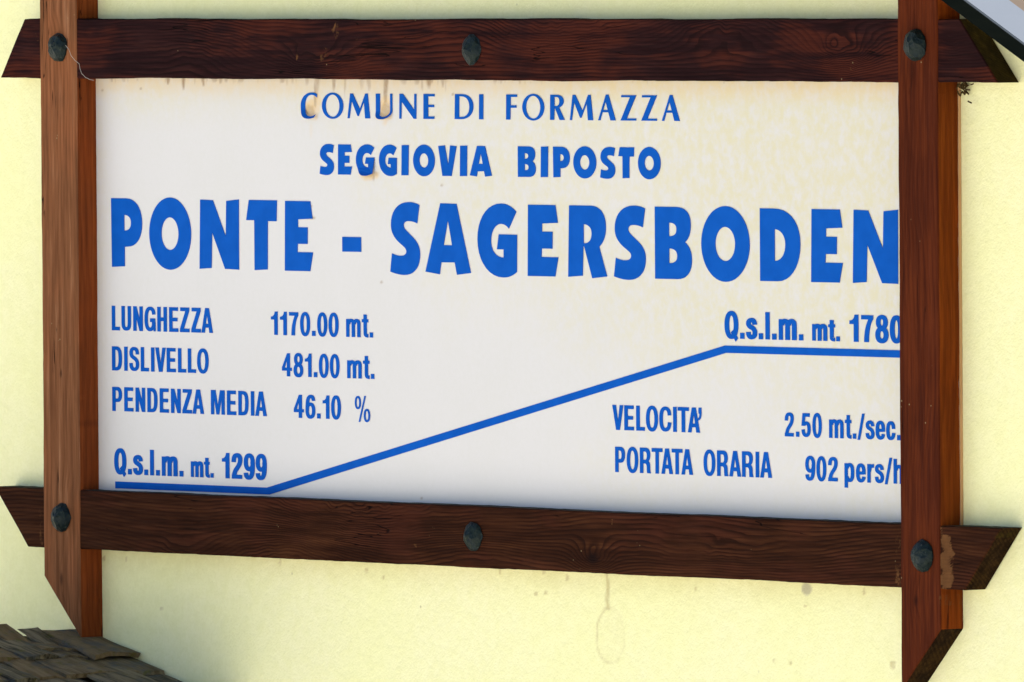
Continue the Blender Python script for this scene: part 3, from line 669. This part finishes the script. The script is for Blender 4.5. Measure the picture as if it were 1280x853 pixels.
def stroke(path, hw, hh):
    p = np.array(flat(path+' Z', 8)[0])
    keep = [0]+[i for i in range(1, len(p)) if np.hypot(*(p[i]-p[i-1])) > .01]; p = p[keep]
    q = p/np.array([hw, hh]); d = np.gradient(q, axis=0)
    seg = np.diff(q, axis=0); seg /= np.linalg.norm(seg, axis=1, keepdims=True)
    d = np.concatenate([seg[:1], (seg[1:]+seg[:-1]), seg[-1:]]); d /= np.linalg.norm(d, axis=1, keepdims=True)
    nrm = np.stack([-d[:, 1]*hw, d[:, 0]*hh], 1)
    return [tuple(a_) for a_ in (p+nrm)]+[tuple(a_) for a_ in (p-nrm)[::-1]]
def soval(cx, cy, rx, ry, n=40, e=2.25):
    o_ = []
    for k in range(n):
        a_ = 2*math.pi*k/n; c_, s_ = math.cos(a_), math.sin(a_)
        o_.append((cx+rx*math.copysign(abs(c_)**(2/e), c_), cy+ry*math.copysign(abs(s_)**(2/e), s_)))
    return o_
_base = {}
def glyph(ch, bold):
    """list of (vertices, faces) in glyph units"""
    if (ch, bold) in _base: return _base[ch, bold]
    V, Fc = [], []
    for k, pc in enumerate(SG[ch][1]):
        kind, arg = pc[0], pc[1:]
        if kind == 'r':
            x0, y0, x1, y1 = map(float, arg.split(',')); lp = [[(x0, y0), (x1, y0), (x1, y1), (x0, y1)]]
        elif kind == 'o':
            cx, cy, rx, ry, ix, iy = map(float, arg.split(',')); lp = [soval(cx, cy, rx, ry), soval(cx, cy, ix*(1-.1*bold), iy*(1-.05*bold), 32)[::-1]]
        elif kind == 'p': lp = flat(arg, 7)
        else: lp = [stroke(arg, 5.7*(1+.12*bold), 6.6*(1+.12*bold))]
        me = letter_mesh(lp, 'tmp', .75+.55*bold); n0 = len(V)
        V += [(v_.co.x, v_.co.y, v_.co.z+.00007*k) for v_ in me.vertices]; Fc += [tuple(i+n0 for i in f_.vertices) for f_ in me.polygons]
        bpy.data.meshes.remove(me)
    _base[ch, bold] = (np.array(V), Fc); return _base[ch, bold]
def small(s, x0p, x1p, capz, basz, off=0, yp=0):
    """x0p, x1p: photo extent of the word; capz, basz: heights of cap and base line on the panel"""
    bold = off; u = (capz-basz)/100; pen = 0; xs_ = []
    for k, ch in enumerate(s):
        xs_.append(pen); wd = SG[ch][0]
        pr = s[k:k+2]
        gap = 10.5
        if ch in 'OCGSQesc0689' : gap -= 2
        if pr[1:] and pr[1] in 'OCGSQesc0689': gap -= 2
        for q in 'AVT':
            if ch == q: gap -= 5
            if pr[1:] == q: gap -= 5
        if pr in ('ZA', 'DI'): gap += 0
        if pr in ('TA', 'AT', 'LT'): gap -= 3
        if ch == 'L' and pr[1:] != 'I': gap -= 2
        if ch in 'tr/' or pr[1:] in ('t', '/'): gap -= 3.5
        if ch == 'Z' or pr[1:] == 'Z': gap -= 2
        if pr == "A'": gap = -6
        pen += wd+gap
    k_ = (at(x1p, yp)[0]-at(x0p, yp)[0])/(xs_[-1]+SG[s[-1]][0]); X0 = at(x0p, yp)[0]
    for x, ch in zip(xs_, s):
        V, Fc = glyph(ch, bold)
        me = mesh('letter', np.stack([X0+(V[:, 0]+x)*k_, basz+V[:, 1]*u, V[:, 2]], 1), Fc); place(me)
def Zl(a, b): return (at(*a)[1]+at(*b)[1])/2
zc, zb = Zl((141, 382.4), (262, 385.9)), Zl((142, 412.9), (262, 416.1))
small('LUNGHEZZA', 140.4, 266.1, zc, zb, yp=400)
small('1170.00', 339.3, 423.3, Zl((345, 389.3), (418, 391.8)), Zl((345, 418.8), (418, 420.6)), yp=405)
small('mt.', 433.3, 466.3, Zl((345, 389.3), (418, 391.8)), Zl((345, 418.8), (418, 420.6)), yp=405)
zc, zb = Zl((142, 433.3), (245, 436.4)), Zl((142, 463), (245, 466.3))
small('DISLIVELLO', 140.6, 260.8, zc, zb, yp=450)
zc, zb = Zl((360, 441.2), (420, 443.5)), Zl((360, 470.6), (420, 472.2))
small('481.00', 353.1, 424.5, zc, zb, yp=457)
small('mt.', 434.6, 467.9, zc, zb, yp=457)
zc, zb = Zl((142, 483.8), (325, 490.1)), Zl((142, 513.3), (325, 520.4))
small('PENDENZA', 141, 255, zc, zb, yp=500)
small('MEDIA', 264.3, 333.5, zc, zb, yp=503)
zc, zb = Zl((370, 493), (425, 495.2)), Zl((370, 522.3), (425, 524.0))
small('46.10', 367.9, 426.2, zc, zb, yp=508)
small('%', 444.2, 462.6, zc, zb-.001, yp=510)
zb = Zl((190, 594.4), (330, 599.3)); zc = Zl((190, 562.9), (330, 568.3))
small('Q.s.l.m.', 143.6, 229, zc, zb, yp=580, off=1)
small('mt.', 239.3, 267.0, zb+(zc-zb)*.80, zb, yp=585, off=1)
small('1299', 278.3, 333.2, zc, zb, yp=583, off=1)
zb = Zl((960, 424.1), (1075, 427.4)); zc = Zl((960, 390.6), (1075, 394.2))
small('Q.s.l.m.', 906.6, 1003.8, zc, zb, yp=408, off=1)
small('mt.', 1016, 1049.7, zb+(zc-zb)*.80, zb, yp=410, off=1)
small('1780', 1062.8, 1128.5, zc, zb, yp=410, off=1)
zc, zb = Zl((770, 506.4), (868, 510.2)), Zl((770, 537.1), (868, 541))
small("VELOCITA'", 766.2, 877, zc, zb, yp=524)
zc, zb = Zl((772, 558.5), (960, 566.2)), Zl((772, 589.4), (960, 598))
small('PORTATA', 769.6, 866.2, zc, zb, yp=575)
small('ORARIA', 880.1, 965, zc, zb, yp=580)
zc, zb = Zl((985, 515.6), (1025, 517.0)), Zl((985, 545.6), (1025, 547))
small('2.50', 981.5, 1027.3, zc, zb, yp=531)
small('mt./sec.', 1037, 1125.6, zc, zb, yp=535)
zc, zb = Zl((1010, 570.2), (1045, 571.5)), Zl((1010, 600.4), (1045, 601.9))
small('902', 1007.3, 1047.2, zc, zb, yp=586)
small('pers/h', 1056.3, 1129.0, zc, zb, yp=590)

# slope profile line
def prof():
    z1t, z1b = Zl((145, 601.9), (334, 609.8)), Zl((145, 610.3), (336.6, 618.7))
    z2t, z2b = Zl((906.3, 432.3), (1124, 438)), Zl((908, 441.5), (1124, 447.3))
    xl = at(144.5, 606)[0]; xr = at(1140, 442)[0]
    ka, kb = at(334, 609.8)[0], at(337.2, 618.7)[0]; la, lb = at(906.3, 432.3)[0], at(908, 441.5)[0]
    return [[(xl, z1t), (ka, z1t), (la, z2t), (xr, z2t), (xr, z2b), (lb, z2b), (kb, z1b), (xl, z1b)]]
me = letter_mesh(prof(), 'profile_line'); o = place(me); o.name = 'profile_line'; o['label'] = 'blue line of the slope rising from valley to mountain station'

# ---------------------------------------------------------------- shingled canopy roof at the lower left
can = empty('shingle_canopy', (*([at(122, 800, WALL_Y)[0], 0][:1]), -.2, at(122, 800, WALL_Y)[1]))
tag(can, 'small canopy roof of weathered grey wooden shingles below the left end of the sign', 'roof')
ridx, ridz = at(118, 801, WALL_Y)
ang = math.atan(.34)
def shingle(x, z, y, wd, ln, th, slope_dir, tilt, rseed, lift=0.0, yaw=0.0):
    """butt end at (x, z) lower edge; runs up-slope by ln; width along y"""
    r_ = random.Random(rseed); n = 6
    V = []
    for k in range(2):                                        # top, bottom layers
        for i in range(n+1):
            u = i/n
            for j in range(4):
                vv = j/3
                jit = (r_.uniform(-.005, .004) if i == 0 else 0)
                cup = .004*math.sin(math.pi*vv)*(1-u)
                hh = th*(1-.75*u)
                V.append((-(u*ln+jit), (vv-.5)*wd*(1-.05*u), (hh if k == 0 else 0)+cup+(r_.uniform(-.0012, .0012))))
    F = []
    W = 4; off = (n+1)*W
    for i in range(n):
        for j in range(3):
            a = i*W+j; F.append((a, a+1, a+W+1, a+W)); F.append((off+a, off+a+W, off+a+W+1, off+a+1))
        F.append((i*W, i*W+W, off+i*W+W, off+i*W)); F.append((i*W+3, off+i*W+3, off+i*W+W+3, i*W+W+3))
    for j in range(3):
        F.append((j, off+j, off+j+1, j+1)); a = n*W+j; F.append((a, a+1, off+a+1, off+a))
    Mx = Matrix.Translation((x, y, z+lift)) @ Matrix.Rotation(0 if slope_dir > 0 else math.pi, 4, 'Z') @ Matrix.Rotation(yaw, 4, 'Z') @ Matrix.Rotation(ang+tilt, 4, 'Y')
    me = mesh('shingle', V, F)
    o = bpy.data.objects.new('shingle', me); COL.objects.link(o); me.materials.append(M['shingle'])
    o.parent = can; o.matrix_parent_inverse = can_inv; o.matrix_basis = Mx
    return o
bpy.context.view_layer.update(); can_inv = can.matrix_world.inverted()
rr = random.Random(5)
butts = [at(146, 800, WALL_Y), at(172, 815, WALL_Y), at(214, 838, WALL_Y), at(262, 861, WALL_Y)]
bl = [(b[0], b[1]) for b in butts]
for k in range(1): bl.append((bl[-1][0]+.095, bl[-1][1]-.095*.34))
k = 0
for ci, (bx_, bz_) in enumerate(bl):
    y = -.075 - .02*rr.random(); 
    y = WALL_Y-.004
    while y > -.50:
        wd = rr.uniform(.055, .115)
        k += 1
        shingle(bx_+rr.uniform(-.012, .010), bz_-(.024 if ci == 0 else .013)+rr.uniform(-.003, .004), y-wd/2, wd-.003, (.085 if ci == 0 else .17), rr.uniform(.007, .012), 1, rr.uniform(-.05, .05)-.06, 100+k, yaw=rr.uniform(-.05, .05))
        y -= wd
for ci in range(4):                                            # far slope
    y = WALL_Y-.004
    while y > -.50:
        wd = rr.uniform(.08, .14); k += 1
        shingle(ridx-.09-.10*ci+rr.uniform(-.01, .01), ridz-.055-.034*ci, y-wd/2, wd-.003, (.09 if ci == 0 else .18), .012, -1, rr.uniform(-.03, .03)-.05, 100+k)
        y -= wd
# ridge shingles sticking up over the crest
for (yc, wd, tilt, ln, yaw_) in ((-.030, .05, -.16, .075, .03), (-.068, .045, -.05, .10, -.08), (-.092, .05, .15, .125, .12), (-.125, .05, -.05, .11, -.10), (-.16, .05, .20, .13, .10), (-.215, .07, .0, .12, -.05), (-.29, .08, .1, .13, 0), (-.38, .09, -.05, .12, 0), (-.47, .09, 0, .13, .05), (-.56, .09, .04, .12, 0)):
    k += 1
    shingle(ridx+.070, ridz-.028, yc, wd, ln, .007, 1, tilt-.06, 100+k, yaw=yaw_)
bm = bmesh.new()
v_ = [(ridx, ridz-.04), (ridx+.37, ridz-.04-.126), (ridx+.37, ridz-.19), (ridx, ridz-.09), (ridx-.42, ridz-.23), (ridx-.42, ridz-.19)]
a = [bm.verts.new((x, WALL_Y-.001, z)) for x, z in v_]; b = [bm.verts.new((x, -.49, z)) for x, z in v_]
n = len(v_)
for i in range(n): bm.faces.new((a[i], a[(i+1) % n], b[(i+1) % n], b[i]))
bm.faces.new(a); bm.faces.new(b[::-1])
link('underlay', fin(bm, 'underlay'), M['underlay'], can)

# ---------------------------------------------------------------- threads and debris
def tube(name, pts, r, mat):
    cu = bpy.data.curves.new(name, 'CURVE'); cu.dimensions = '3D'; cu.bevel_depth = r; cu.bevel_resolution = 1
    sp = cu.splines.new('POLY'); sp.points.add(len(pts)-1)
    for i, p in enumerate(pts): sp.points[i].co = (*p, 1)
    me = curve_to_mesh(cu, name); me.materials.clear()
    return link(name, me, mat)
raw = [(82, 57), (86, 62), (89, 70), (94, 76), (99, 80), (100, 86), (102, 92), (107, 97), (112, 99.5), (117, 100.5)]
pts = []
for i, (px, py) in enumerate(raw):
    Y = PY-.012+.006*i/9
    x, z = at(px, py, Y); pts.append((x, Y, z))
o = tube('cobweb_thread', pts, .00042, M['silk'])
tag(o, 'pale loose thread of cobweb trailing from the upper left bolt over the timber', 'cobweb')
bm = bmesh.new()
dr = random.Random(9)
for q in range(46):
    px = dr.gauss(1205, 5); py = 105+abs(dr.gauss(0, 3.5)) if q < 36 else dr.uniform(112, 130)
    x, z = at(px, py, WALL_Y-.006); s_ = dr.uniform(.0008, .0022)
    Mx = Matrix.Translation((x, WALL_Y-.004-dr.random()*.006, z)) @ Matrix.Rotation(dr.uniform(0, 3), 4, 'Y') @ Matrix.Rotation(dr.uniform(0, 3), 4, 'X')
    box_bm(bm, (-s_*2.2, -s_*.5, -s_*.5), (s_*2.2, s_*.5, s_*.5), Mx)
o = link('cobweb_debris', fin(bm, 'cobweb_debris'), M['debris'])
tag(o, 'dark crumbs caught in cobweb on the wall beneath the upper right end of the frame', 'cobweb', kind='stuff')
print('objects', len(bpy.data.objects))
